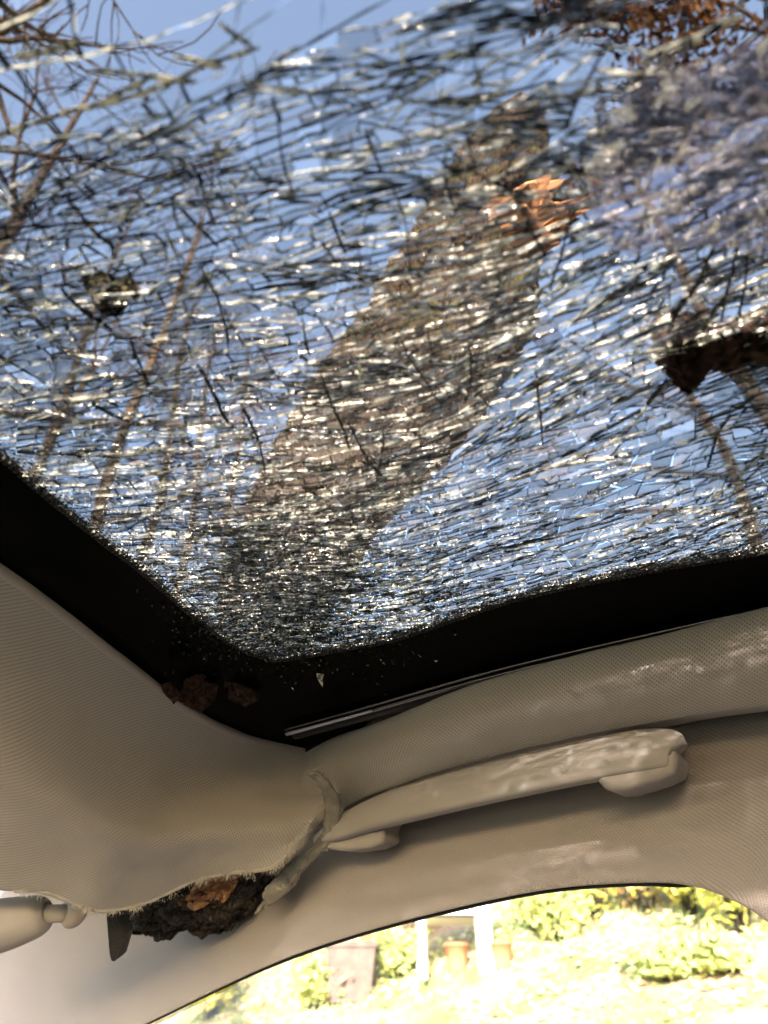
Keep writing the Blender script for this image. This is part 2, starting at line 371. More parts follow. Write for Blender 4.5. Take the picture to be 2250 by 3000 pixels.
SH = [(1560, 2720, .45, .6, 'green', 'green shrub just right of the white garden post'), (1750, 2700, .6, .9, 'yellow', 'yellow-green shrub at the top of the bank in mid window'),
      (1900, 2680, .6, .8, 'red', 'reddish shrub between two yellow shrubs high on the bank'), (2040, 2690, .6, .9, 'yellow', 'bright yellow shrub under the rounded top corner of the window'),
      (2180, 2740, .5, .7, 'yellow', 'yellow shrub at the far right end of the window view'), (1640, 2760, .3, .4, 'green', 'low green shrub in front of the yellow-green one'),
      (2150, 2860, .35, .22, 'green', 'flat bluish green plant on the lawn below the shrubs'), (1960, 2880, .3, .2, 'green', 'flat green plant on the lawn left of the bluish one'),
      (1160, 2870, .3, .4, 'green', 'small green shrub right beside the concrete planter'), (930, 2960, .35, .4, 'green', 'green shrub left of the concrete planter'),
      (620, 2985, .4, .5, 'yellow', 'yellow shrub near the lower left end of the window'), (1230, 2740, .4, .7, 'red', 'red-brown shrub behind the terracotta pots')]
for s in SH: shrub(*s)
def planter(px, py, w, h, m, name, label, cat, round_=False):
    b = bank(px, py); e = empty(name, b, label, cat); a = math.radians(30)
    n = 4 if not round_ else 18; mb = MB(); vs = []
    prof = [(.0, .78), (.05, .80), (h*.9, 1.), (h*.9, 1.08), (h, 1.08), (h, .92), (h*.85, .90)]
    for z, k in prof:
        for j in range(n):
            q = a+2*math.pi*(j+.5)/n; vs.append(b+Vector((math.cos(q), math.sin(q), 0))*k*w*.5*(1.41 if n == 4 else 1)+Vector((0, 0, z-.04)))
    fs = [(i*n+j, i*n+(j+1) % n, (i+1)*n+(j+1) % n, (i+1)*n+j) for i in range(len(prof)-1) for j in range(n)]+[tuple(range(n))[::-1]]
    mb.add(vs, fs); mb.build('pot_wall', m, e, round_)
    so_ = MB(); so_.add(vs[-n:], [tuple(range(n))]); so_.v = [(x, y, z-.012) for x, y, z in so_.v]; so_.build('soil', M['carpet'], e)
planter(1030, 2925, .42, .42, stone, 'planter', 'square grey-brown concrete planter standing on the bank', 'planter')
planter(1340, 2840, .20, .22, terr, 'flower_pot', 'terracotta pot under the seat of the white garden chair', 'flower pot', True)
planter(1080, 2790, .2, .26, terr, 'flower_pot', 'taller terracotta pot up behind the concrete planter', 'flower pot', True)
planter(1140, 2815, .17, .16, terr, 'flower_pot', 'small terracotta pot between the planter and the chair', 'flower pot', True)
planter(1470, 2830, .2, .2, terr, 'flower_pot', 'terracotta pot just right of the white post', 'flower pot', True)
# white garden chair with grey cushions
b = bank(1330, 2840); e = empty('garden_chair', b, 'white wooden garden chair with slate grey cushions on the bank', 'chair')
U1 = CR.copy(); U2 = Vector((-U1.y, U1.x, 0)); RM = Matrix((U1, U2, Vector((0, 0, 1)))).transposed()
def cb(name, c, h, m, tilt=0):
    q = MB(); q.box(b+RM @ Vector(c), h, 0, RM @ Matrix.Rotation(tilt, 3, 'X')); o = q.build(name, m, e, False)
    bv = o.modifiers.new('b', 'BEVEL'); bv.width = min(h)*.5; bv.segments = 3
for sx in (-1, 1):
    cb('leg', (sx*.27, -.25, .25), (.03, .03, .35), white); cb('leg', (sx*.27, .27, .45), (.03, .03, .52), white); cb('armrest', (sx*.27, 0, .62), (.04, .30, .015), white)
cb('seat', (0, 0, .38), (.24, .27, .02), white)
for k in range(5): cb('back_slat', (-.2+k*.1, .29, .68), (.035, .012, .28), white, -.15)
cb('seat_cushion', (.02, -.02, .45), (.22, .25, .05), cush, .25); cb('back_cushion', (-.05, .22, .78), (.2, .05, .17), cush, -.2)
b = bank(1425, 2840); e = empty('garden_post', b, 'white painted post standing right of the garden chair', 'post')
q = MB(); q.box(b+Vector((0, 0, .35)), (.06, .06, .42), 0, RM); o = q.build('shaft', white, e, False)
q = MB(); q.box(b+Vector((0, 0, .80)), (.08, .08, .03), 0, RM); q.box(b+Vector((0, 0, .85)), (.05, .05, .03), 0, RM); q.build('cap', white, e, False)
# low brick wall above
b = bank(1180, 2730)+Vector((0, .5, 0)); e = empty('brick_wall', b, 'low red brick garden wall behind the pots and chair', 'wall')
q0 = None
for r in range(7):
    for c in range(16):
        p = b+RM @ Vector((-1.9+c*.235+(r % 2)*.117, 0, .02+r*.085))
        if q0 is None:
            q0 = MB(); q0.box((0, 0, 0), (.108, .05, .035), 0, RM); q0 = q0.build('brick', brickm, e, False); oo = q0
        else: oo = q0.copy(); S.collection.objects.link(oo)
        oo.parent = e; oo.matrix_parent_inverse = Matrix(); oo.location = p-b; 
q = MB(); q.box(b+Vector((0, .02, .26)), (1.92, .045, .34), 0, RM); q.build('mortar', stone, e, False)

# ================================================================== trees
def tree(base, H, r0, seed, label, m, nb=9, lean=(0, 0), depth=3, leaves=None, twig=.5, start=.35, group='bare trees round the car', limbs=()):
    rr = random.Random(seed); base = Vector(base); e = empty('bare_tree' if not leaves else 'oak_tree', base, label, 'tree', group)
    tk = MB(); br = MB(); lf = MB()
    P = [base+Vector((lean[0]*k*H+.25*N((k*3, seed, 0), 1), lean[1]*k*H+.25*N((k*3, seed, 9), 1), H*k-.2)) for k in [i/12 for i in range(13)]]
    tk.tube(P, [r0*(1-.85*i/12) for i in range(13)], 12)
    def grow(p, d, L, r, lv):
        pts = [p]; n = 5 if lv else 4; q = p.copy()
        for i in range(n):
            d = (d+Vector((rr.gauss(0, .20), rr.gauss(0, .20), rr.gauss(.06, .16)))).normalized(); q = q+d*L/n; pts.append(q.copy())
            if lv > 0 and i:
                for _ in range(2 if lv > 1 else 3):
                    if rr.random() < .75:
                        dd = (d+Vector((rr.gauss(0, .7), rr.gauss(0, .7), rr.gauss(.1, .5)))).normalized()
                        grow(q.copy(), dd, L*rr.uniform(.35, .6), r*(1-.7*i/n)*.5, lv-1)
        br.tube(pts, [max(r*(1-.8*i/n), .0035) for i in range(n+1)], 6 if lv > 1 else 4, cap=False)
        if leaves and lv <= 1:
            for _ in range(leaves):
                c = pts[rr.randrange(1, len(pts))]+Vector((rr.gauss(0, .10), rr.gauss(0, .10), rr.gauss(0, .10)))
                u = Vector((rr.gauss(0, 1), rr.gauss(0, 1), rr.gauss(0, 1))).normalized(); v = u.orthogonal().normalized(); s = rr.uniform(.035, .065)
                lf.add([c-u*s, c-u*s*.3+v*s*.5, c+u*s*.4+v*s*.35, c+u*s, c+u*s*.3-v*s*.45, c-u*s*.4-v*s*.4], [(0, 1, 2, 3, 4, 5)])
    for k in range(nb):
        f = start+(1-start)*(k+.5)/nb; i = int(f*12); p = P[i].lerp(P[min(i+1, 12)], f*12-i); a = rr.uniform(0, 6.28)
        grow(p, Vector((math.cos(a), math.sin(a), rr.uniform(.3, 1.))).normalized(), H*twig*(1.15-f)*rr.uniform(.7, 1.1), r0*(1-.85*f)*.5, depth-1)
    for (p, d, L, r) in limbs: grow(Vector(p), Vector(d).normalized(), L, r, depth-1)
    tk.build('trunk', m, e); br.build('branches', m, e)
    if leaves: lf.build('foliage', M['oakleaf'], e, False)
    return e
M['oakleaf'] = island_mat('brown_oak_leaves', [(.050, .024, .012), (.085, .042, .020), (.035, .018, .010), (.11, .065, .032)], .45)
def base_at(px, D):
    d = ray(px, 1500); h = Vector((d.x, d.y, 0)).normalized()*D
    return Vector((h.x, h.y, gz(h.x, h.y)))
TR = [(-330, 5.5, 13, .17, 'M', 'dark bare tree with heavy limbs beyond the top left of the glass', 9), (120, 9, 15, .14, 'M', 'bare tree whose trunk shows nearest the left edge of the glass', 8),
      (330, 7.5, 15, .13, 'T', 'tan-barked bare tree left of the broken trunk', 8), (470, 11, 17, .17, 'M', 'grey-brown bare tree between the two tan ones', 8),
      (600, 9, 13, .11, 'T', 'slender tan-barked tree right behind the broken trunk', 6), (760, 13, 16, .16, 'M', 'distant bare tree hidden mostly behind the broken trunk', 7),
      (2180, 10, 12, .16, 'M', 'bare tree seen low through the right end of the glass', 9), (2500, 8, 14, .18, 'M', 'bare tree beyond the right edge of the glass', 9),
      (-60, 12, 16, .16, 'M', 'distant bare tree above the left end of the black band', 9)]
for i, (px, D, H, r, k, lab, nb) in enumerate(TR):
    lm = ()
    if i == 0: lm = [(at(-120, -60, 4.5), (.25, .2, -1), 1.6, .06), (at(-120, 60, 4.), (.75, .4, -.75), 1.3, .055), (at(-200, 160, 4.), (1, .6, .1), 1.9, .03), (at(-100, 420, 5), (1, .5, .5), 2.2, .03)]
    tree(base_at(px, D), H, r, 11+i, lab, M['bark_far'] if k == 'M' else M['bark_tan'], nb, lean=(random.uniform(-.06, .06), random.uniform(-.06, .06)), limbs=lm)
b = at(2350, 100, 5.2)
tree((b.x+1.2, b.y+.6, 0), 9, .16, 77, 'oak with brown autumn leaves above the top right of the glass', M['bark_far'], 8, leaves=16, start=.5, twig=.33, group='oak above the car',
     limbs=[(b+Vector((.6, .3, -.5)), (-1, -.3, .25), 1.6, .03), (b+Vector((.4, 0, .5)), (-1, -.1, .1), 1.8, .03), (b, (-.8, -.6, .3), 1.4, .025)])

# ================================================================== the car
car = empty('car', (0, 0, 0), 'car cabin with beige headliner and a shattered panoramic glass roof', 'car')
# ---- shattered glass pane
TH = .0042
def zglass(x, y): return ZR+.006*N((x, y, 0), 4.)-.012*sm(.25, -.05, y)*sm(-.5, .1, x)
edgeL = [(-260, 1190), (0, 1342), (163, 1478), (407, 1668), (542, 1790), (620, 1850)]
edgeR = [(900, 1925), (1153, 1878), (1288, 1830), (1492, 1763), (1695, 1715), (1966, 1661), (2250, 1614)]
inner = [on_z(*p) for p in edgeL]+[on_z(700, 1905), on_z(800, 1938)]+[on_z(*p) for p in edgeR]
X1, Y0 = .95, -.55
inner = [Vector((-.43, Y0, ZR))]+inner+[Vector((.35, .60, ZR)), Vector((X1, .60, ZR)), Vector((X1, Y0, ZR))]
def inside(x, y):
    c = False; n = len(inner)
    for i in range(n):
        a, b_ = inner[i], inner[i-1]
        if (a.y > y) != (b_.y > y) and x < (b_.x-a.x)*(y-a.y)/(b_.y-a.y)+a.x: c = not c
    return c
TA = math.radians(16); ORG = Vector((-.15, .30)); KC = .35
def warp(s, t):
    t2 = t-KC*s*s if abs(s) < .6 else t-KC*(1.2*abs(s)-.36)
    x = ORG.x+s*math.cos(TA)-t2*math.sin(TA); y = ORG.y+s*math.sin(TA)+t2*math.cos(TA)
    nx = .005*N((x, y, 1), 14)+.0016*N((x, y, 2), 70); ny = .005*N((x, y, 7), 14)+.0016*N((x, y, 8), 70)
    return x+nx, y+ny
def region(s, t):
    x, y = warp(s, t); px, py = proj(Vector((x, y, ZR)))
    if (Vector((x, y, ZR))-CAM).dot(CF) < .15: return x, y, 900, -3000
    return x, y, px, py
def size_at(px, py):
    if not (-500 < px < 2800 and -400 < py < 2100): return .07, .04
    arc = 520-.46*px+.00004*px*px if px < 1500 else -100
    if py < arc-10 or (px > 1780 and py < 190-(2250-px)*.12): return .060, .030
    k = sm(100, 1750, py)
    l = lerp(.0230, .0135, k)*(1+.35*N((px, py, 0), .004)); w_ = lerp(.0070, .0064, k)*(1+.3*N((px, py, 9), .005))
    dc = math.hypot(px-850, (py-1800)*1.2)                     # crushed corner
    f = lerp(.40, 1, sm(120, 720, dc))
    clear = sm(420, 120, math.hypot((px-1750)*.8, py-1330))     # wide pieces on the right
    f *= lerp(1, 1.6, clear)*lerp(1, 1.5, sm(190, 90, math.hypot(px-1570, py-630)))
    dense = sm(420, 100, math.hypot((px-1700)*.6, (py-330)*1.4)); f *= lerp(1, .95, dense)
    if py < arc+130: f *= .75
    return l*f, w_*f
FLD = [(0, 450, 24), (0, 900, 14), (0, 1250, 5), (500, 290, 22), (1000, 110, 12), (500, 800, 12), (1000, 700, 8), (500, 1200, 5), (1000, 1150, 6), (1300, 900, 12), (1600, 900, 26), (2000, 850, 26), (2250, 600, 12),
       (1450, 1150, 33), (1900, 1100, 22), (2200, 1000, 20), (1200, 1400, 16), (1600, 1450, 13), (2100, 1350, 14), (900, 1650, 2), (650, 1500, 0), (1500, 1650, 14), (1700, 300, 4), (1400, 500, 4), (2050, 250, -8)]
def field(s, t):
    x, y, px, py = region(s, t); a = b_ = 0
    for fx, fy, fa_ in FLD:
        w_ = 1/((px-fx)**2+(py-fy)**2+9000)**1.5; a += w_*fa_; b_ += w_
    th = math.radians(a/b_); _, _, ax, ay = region(s+.02, t); _, _, bx, by = region(s, t+.02); ax -= px; ay -= py; bx -= px; by -= py
    det = ax*by-ay*bx
    if abs(det) < 1 or abs(ax) > 900: return 0.
    ux, uy = math.cos(th), -math.sin(th); v1 = (ux*by-uy*bx)/det; v2 = (ax*uy-ay*ux)/det
    an = math.atan2(v2, v1); return max(-.9, min(.9, an))
rg = random.Random(21)
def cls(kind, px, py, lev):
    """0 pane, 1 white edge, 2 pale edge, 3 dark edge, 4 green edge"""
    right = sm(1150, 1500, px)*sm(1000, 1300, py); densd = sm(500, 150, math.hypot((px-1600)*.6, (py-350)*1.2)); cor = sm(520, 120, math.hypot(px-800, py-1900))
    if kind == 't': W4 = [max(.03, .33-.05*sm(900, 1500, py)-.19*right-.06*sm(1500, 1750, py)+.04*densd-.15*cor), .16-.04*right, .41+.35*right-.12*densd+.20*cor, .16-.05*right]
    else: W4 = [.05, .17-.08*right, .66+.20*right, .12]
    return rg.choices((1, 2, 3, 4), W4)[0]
cells = []; stack = [[(-.75, -.75, 3), (1.3, -.75, 3), (1.3, .55, 3), (-.75, .55, 3)]]; lev = [0]
while stack:
    P = stack.pop(); lv = lev.pop()
    cx = sum(p[0] for p in P)/len(P); cy = sum(p[1] for p in P)/len(P)
    x, y, px, py = region(cx, cy); es = max(p[0] for p in P)-min(p[0] for p in P); et = max(p[1] for p in P)-min(p[1] for p in P)
    l, w_ = size_at(px, py)
    big = max(es, et) > .12
    if not big and not inside(x, y) and min((Vector((x, y, ZR))-q).length for q in inner) > .09+max(es, et): continue
    if lv > 60: cells.append(P); continue
    v = .75+.6*rg.random()
    if big and (l > .06): l, w_ = min(l, .05), min(w_, .03)
    if es/l < v*1.35 and et/w_ < v*1.35: cells.append(P); continue
    if es/l*.42 > et/w_ or et/w_ < v*1.35: an = math.radians(90+rg.gauss(8, 22)); kd = 'c'
    else: an = (0 if max(es, et) > .25 else field(cx, cy)*1.15)+math.radians(rg.gauss(0, 7) if rg.random() < .86 else rg.gauss(0, 32)); kd = 't'
    n_ = (-math.sin(an), math.cos(an)); ox = cx+rg.uniform(-.16, .16)*es; oy = cy+rg.uniform(-.16, .16)*et
    if max(es, et) > .22:                       # first cuts: keep them off the middle of the pane, and never dead straight across it
        best = None
        for _ in range(8):
            u_, v_ = cx+rg.uniform(-.3, .3)*es, cy+rg.uniform(-.3, .3)*et; _, _, qx, qy = region(u_, v_)
            sc_ = -min(qx+100, 2400-qx, qy+200, 1900-qy)
            if best is None or sc_ > best[0]: best = (sc_, u_, v_)
        ox, oy = best[1:]
        if kd == 'c': an = math.radians(90+rg.gauss(0, 30)); n_ = (-math.sin(an), math.cos(an))
    d = [(p[0]-ox)*n_[0]+(p[1]-oy)*n_[1] for p in P]; A = []; B = []; k = cls(kd, px, py, lv)
    for i in range(len(P)):
        j = (i+1) % len(P); p, q = P[i], P[j]
        if d[i] >= 0: A.append(p)
        else: B.append(p)
        if (d[i] >= 0) != (d[j] >= 0):
            f = d[i]/(d[i]-d[j]); m_ = (p[0]+(q[0]-p[0])*f, p[1]+(q[1]-p[1])*f)
            if d[i] >= 0: A.append((*m_, k)); B.append((*m_, p[2]))
            else: B.append((*m_, k)); A.append((*m_, p[2]))
    if len(A) < 3 or len(B) < 3: stack.append(P); lev.append(lv+1); continue
    stack += [A, B]; lev += [lv+1, lv+1]
print('cells', len(cells))
shards = []
for P in cells:
    cx = sum(p[0] for p in P)/len(P); cy = sum(p[1] for p in P)/len(P)
    x0, y0, px, py = region(cx, cy)
    if not inside(x0, y0) and min((Vector((x0, y0, ZR))-q).length for q in inner) > .05: 
        continue
    Q = []
    for i, p in enumerate(P):
        q = P[(i+1) % len(P)]; L = math.hypot(q[0]-p[0], q[1]-p[1]); n = max(1, min(12, int(L/.007)))
        for k in range(n):
            f = k/n; kk = p[2]
            if rg.random() < .14: kk = rg.choices((1, 2, 3, 4), (.2, .35, .25, .2))[0]
            Q.append((*warp(p[0]+(q[0]-p[0])*f, p[1]+(q[1]-p[1])*f), kk))
    c = Vector((sum(q[0] for q in Q)/len(Q), sum(q[1] for q in Q)/len(Q)))
    rad = max((Vector(q[:2])-c).length for q in Q); tl = min(.05, .0009/rad)
    tx, ty, dz = rg.gauss(0, tl), rg.gauss(0, tl), rg.gauss(0, .0003)
    th = lerp(.0036, .0010, sm(250, 1450, py))*lerp(1, .72, sm(450, 150, math.hypot((px-1750)*.8, py-1330)))
    ins = .00012+.0003*rg.random()**2; z0 = zglass(c.x, c.y)
    lo, hi = [], []
    for q in Q:
        v = Vector(q[:2]); dv = v-c; v = v-dv.normalized()*ins if dv.length > ins*3 else v
        z = zglass(v.x, v.y)+dz+tx*(v.x-c.x)+ty*(v.y-c.y)
        sx = .0014*N((q[0], q[1], 1), 120); sy = .0014*N((q[0], q[1], 5), 120)
        lo.append(Vector((v.x, v.y, z))); hi.append(Vector((v.x+sx, v.y+sy, z+th)))
    area = rad*rad/max(.05, (Vector((c.x, c.y, ZR))-CAM).length_squared) if -100 < px < 2350 and -100 < py < 1950 else 0
    shards.append((area, lo, hi, [q[2] for q in Q]))
shards.sort(key=lambda s: -s[0])
print('shards', len(shards))
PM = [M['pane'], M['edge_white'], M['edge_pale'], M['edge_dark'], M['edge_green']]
def add_shard(mb, s):
    _, lo, hi, k = s; n = len(lo)
    o = len(mb.v); mb.v += [tuple(p) for p in lo+hi]
    mb.f += [tuple(o+i for i in range(n-1, -1, -1)), tuple(o+n+i for i in range(n))]+[(o+i, o+(i+1) % n, o+n+(i+1) % n, o+n+i) for i in range(n)]
    mb.m += [0, 0]+k
glass = bpy.data.objects.new('roof_glass', None); S.collection.objects.link(glass); glass.parent = car
glass['label'] = 'shattered tinted roof glass with a black printed border'
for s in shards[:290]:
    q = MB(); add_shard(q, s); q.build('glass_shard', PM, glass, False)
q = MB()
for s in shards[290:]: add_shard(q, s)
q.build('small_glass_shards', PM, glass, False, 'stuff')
# loose slivers and crumbs caught in the cracks, the white ones painted as sparkles
q = MB(); rs = random.Random(4)
for i in range(1000):
    px, py = rs.uniform(-50, 2300), rs.uniform(120, 1900); arc = 520-.46*px if px < 1500 else -100
    if py < arc-30 and rs.random() < .985: continue
    c = on_z(px, py, ZR-.0015)
    if not inside(c.x, c.y): continue
    a = TA+rs.gauss(0, .35)+(math.pi/2 if rs.random() < .15 else 0); L = rs.uniform(.0015, .008)*(1 if rs.random() < .8 else 2.2)*lerp(1.5, .7, sm(100, 1700, py)); wv = rs.uniform(.0003, .0011)
    u = Vector((math.cos(a), math.sin(a), rs.gauss(0, .12)))*L; v = Vector((-math.sin(a), math.cos(a), 0))*wv; h = Vector((0, 0, rs.uniform(.0005, .002)))
    c = c+Vector((0, 0, zglass(c.x, c.y)-ZR-.001))
    q.add([c-u, c+v, c+u, c-v, c-h], [(0, 1, 2, 3), (0, 4, 1), (1, 4, 2), (2, 4, 3), (3, 4, 0)], rs.choices((0, 1, 2, 3), (.3, .35, .15, .2))[0])
q.build('glass_slivers', [M['edge_white'], M['edge_pale'], M['edge_dark'], M['edge_green']], glass, False, 'stuff')
# long open cracks running right across the broken pane: dark gaps and runs coloured as bright glints
def crack_run(q, px, py, ang, L, wd, m, zoff):
    pts = []; x, y = px, py
    for k in range(int(L/14)+2):
        c = on_z(x, y, ZR)
        if not inside(c.x, c.y): break
        pts.append(Vector((c.x, c.y, zglass(c.x, c.y)-zoff))); ang += rs.gauss(0, .07); x += math.cos(ang)*14; y += math.sin(ang)*14
    n = len(pts)
    if n < 3: return
    o = len(q.v); sc = (pts[0]-CAM).length/.55
    for i, p in enumerate(pts):
        d = (pts[min(i+1, n-1)]-pts[max(i-1, 0)]).normalized(); s_ = Vector((-d.y, d.x, 0)); w_ = wd*min(1, i/2+.15, (n-1-i)/2+.15)*(1+.8*N(p, 130))*sc
        q.v += [tuple(p-s_*w_), tuple(p+s_*w_), tuple(p+s_*w_*.6+Vector((0, 0, .003))), tuple(p-s_*w_*.6+Vector((0, 0, .003)))]
    for i in range(n-1):
        for a, b_ in ((0, 1), (1, 2), (2, 3), (3, 0)): q.f.append((o+i*4+a, o+i*4+b_, o+i*4+4+b_, o+i*4+4+a)); q.m.append(m if rs.random() < .8 else rs.choice((1, 2)))
rs = random.Random(31)
qd = MB()
for i in range(45):
    px = rs.uniform(0, 2250); py = rs.uniform(250, 1250); arc = 520-.46*px
    if py < arc+60: continue
    base = lerp(.75, 1.35, sm(0, 1300, px))+(.75*sm(1400, 2100, px)); a = base+rs.gauss(0, .22)
    crack_run(qd, px, py, a, rs.uniform(60, 330)*lerp(1, .6, sm(500, 1400, py)), rs.uniform(.0003, .0011), 2, .0008)
for i in range(60):
    px = rs.uniform(-150, 2100); py = rs.uniform(150, 1650); arc = 520-.46*px
    if py < arc+10: continue
    a = lerp(-.30, -.03, sm(-100, 900, px))-.28*sm(1200, 1900, px)+rs.gauss(0, .08)
    crack_run(qd, px, py, a, rs.uniform(120, 620)*lerp(1, .7, sm(500, 1500, py)), rs.uniform(.00015, .0005), 0 if rs.random() < .6 else 1, .0012)
for (px, py, a, L, wd) in ((-20, 395, -.34, 520, .0016), (300, 300, -.42, 500, .0013), (1870, 180, -.62, 330, .0022), (520, 145, .10, 150, .0016), (280, 190, .02, 300, .0016), (60, 150, -.15, 190, .0018), (650, 45, .62, 120, .0016)):
    crack_run(qd, px, py, a, L, wd, 0, .0012)
qd.build('crack_runs', [M['edge_white'], M['edge_pale'], M['edge_dark'], M['edge_green']], glass, False, 'stuff')
# crushed crumbs over the corner of the border
qc = MB()
for i in range(800):
    px, py = rs.gauss(830, 170), rs.gauss(1880, 55)
    if rs.random() < .05: px, py = rs.gauss(560, 110), 0; py = 1850-(560-px)*.75+rs.gauss(0, 26)
    c = on_z(px, py, ZR-.0035); a = rs.uniform(0, 6.28); L = rs.uniform(.0008, .0026)
    u = Vector((math.cos(a), math.sin(a), rs.gauss(0, .4)))*L; v = Vector((-math.sin(a), math.cos(a), rs.gauss(0, .4)))*L*.5
    qc.add([c-u, c+v, c+u, c-v, c-Vector((0, 0, L*.8))], [(0, 1, 2, 3), (0, 4, 1), (1, 4, 2), (2, 4, 3), (3, 4, 0)], rs.choices((0, 1, 2, 3), (.004, .012, .92, .064))[0])
qc.build('crushed_crumbs', [M['edge_white'], M['edge_pale'], M['edge_dark'], M['edge_green']], glass, False, 'stuff')
# black printed border: inner ring -> outer ring
outer = []
for p in inner:
    outer.append(Vector((min(max(p.x, -.9), 1.2), p.y, ZR)))
def ring_out(p):
    x = -.70 if p.x < -.40 else (X1+.12 if p.x > X1-.01 else p.x); y = .80 if p.y > .47 else (Y0-.12 if p.y < Y0+.01 else p.y)
    return Vector((x, y, ZR-.004))
q = MB(); n = len(inner)
IN = []; OU = []
for i in range(n):
    a, b_ = inner[i], inner[(i+1) % n]; k = max(1, int((b_-a).length/.012))
    for j in range(k):
        p = a.lerp(b_, j/k); IN.append(Vector((p.x+.0012*N(p, 90), p.y+.0012*N(p, 90, 4), zglass(p.x, p.y)-.0022))); OU.append(ring_out(p))
n = len(IN)
vs = IN+[IN[i].lerp(OU[i], .5)+Vector((0, 0, .001*N(IN[i], 8))) for i in range(n)]+OU+[p+Vector((0, 0, .0085)) for p in IN]+[p+Vector((0, 0, .012)) for p in OU]
fs = []
for i in range(n):
    j = (i+1) % n
    fs += [(i, j, n+j, n+i), (n+i, n+j, 2*n+j, 2*n+i), (j, i, 3*n+i, 3*n+j), (3*n+j, 3*n+i, 4*n+i, 4*n+j), (2*n+i, 2*n+j, 4*n+j, 4*n+i)]
q.add(vs, fs); q.build('printed_border', M['frit'], glass, False)
# halftone dots along the border
q = MB(); rs = random.Random(9)
for i in range(n):
    a, b_ = IN[i], IN[(i+1) % n]
    if not (-.5 < a.x < .4 and a.y > -.2): continue
    d = (b_-a); L = d.length
    if L < 1e-4: continue
    d.normalize(); nrm = Vector((-d.y, d.x, 0)); m_ = a+nrm*.02
    if not inside(m_.x, m_.y): nrm = -nrm
    k = max(1, int(round(L/.0042)))
    for r in range(8):
        rad = .00195*(1-r/8.5)
        for j in range(k):
            c = a+d*(L*(j+.5*(r % 2))/k)+nrm*(.001+r*.0034)
            c.z = zglass(c.x, c.y)-.0026
            q.add([c+Vector((math.cos(t_), math.sin(t_), 0))*rad*rs.uniform(.85, 1.1) for t_ in [k_*math.pi/3 for k_ in range(6)]], [(0, 1, 2, 3, 4, 5)])
q.build('halftone_dots', M['frit_dot'], glass, False, 'stuff')
# painted roof skin round the glass; front part lengthened to block the sun
q = MB()
for (x0, x1, y0, y1) in ((-1.22, -.70, -.80, .86), (X1+.12, 1.6, -.80, .86), (-.70, X1+.12, .80, .90), (-.70, X1+.12, -.80, Y0-.12)):
    q.box(((x0+x1)/2, (y0+y1)/2, ZR+.012), ((x1-x0)/2, (y1-y0)/2, .006))
q.build('roof_skin', M['paint'], car, False)
# polished channel and rubber gap along the side rail
chan = [(845, 2150), (1058, 2092), (1240, 2040), (1424, 1989), (1627, 1939), (1899, 1878), (2250, 1801), (2550, 1740), (2900, 1670)]
q = MB(); C = [on_z(*cr(chan, i/80), ZR-.010) for i in range(81)]
q.tube(C, [.0028+.0006*N((i*.4, 0, 0), 1) for i in range(81)], 8, squash=.6); q.build('guide_channel', M['strip'], car)
q = MB(); q.tube([p+Vector((0, -.007, .003)) for p in C], [.0015]*81, 6); q.build('channel_lip', M['strip'], car)
q = MB(); q.tube([p+Vector((0, .012, .004)) for p in C], [.007]*81, 8); q.build('rubber_seal', M['seal'], car)

M['end'] = prin('lavender_highlight', (.42, .42, .58), .18, .8)  # lavender highlight of the channel's left end, put into the colour
q = MB(); q.tube([p+Vector((0, -.004, -.002)) for p in C[:13]], [.0026-.0001*i for i in range(13)], 8, squash=.7); q.build('channel_end_highlight', M['end'], car)  # added piece that carries the painted highlight
# ---- front headliner, crushed and torn
top = [(-350, 1480), (-150, 1590), (0, 1682), (200, 1822), (400, 1975), (560, 2095), (700, 2163), (790, 2190), (850, 2203), (893, 2212)]
bot = [(-350, 2600), (-150, 2600), (0, 2606), (140, 2612), (288, 2664), (430, 2640), (575, 2578), (690, 2556), (800, 2538), (878, 2470)]
tb = [.74, .735, .735, .745, .77, .80, .825, .835, .832, .825]
rows = []; bul = [0, -.012, -.012, .018, .034, .016, 0]; rt = [0, 34, 62, 68, 52, 22, 0]
for j in range(7):
    k = j/6; r = []
    for i, (a, b_) in enumerate(zip(top, bot)):
        x = lerp(a[0], b_[0], k); y = lerp(a[1], b_[1], k)
        if i == 9: x += rt[j]
        if i == 8: x += rt[j]*.8
        if i == 7: x += rt[j]*.35
        t0 = t_z(*a, ZR-.012); t = lerp(t0, tb[i], k**1.15)
        dent = .018*sm(3, 0, abs(i-4.5))*math.sin(k*math.pi)*(1 if j < 4 else -.4)
        r.append(tuple(at(x, y, t*(1-bul[j]*.85)+dent)))
    rows.append(r)
def dimp(p, u, v): return p+CF*(.005*N(p, 8)+.002*N(p, 24)+.0006*N(p, 70))
mb, G = loft(rows, 150, 90, dimp)
o = mb.build('front_headliner', M['knit'], car); sf = o.modifiers.new('s', 'SOLIDIFY'); sf.thickness = .003; sf.offset = 1
# rolled lip into the opening
q = MB(); q.tube([p+Vector((-.003, 0, .004)) for p in G[0]], [.006]*151, 8); q.build('headliner_lip', M['knit_side'], car)
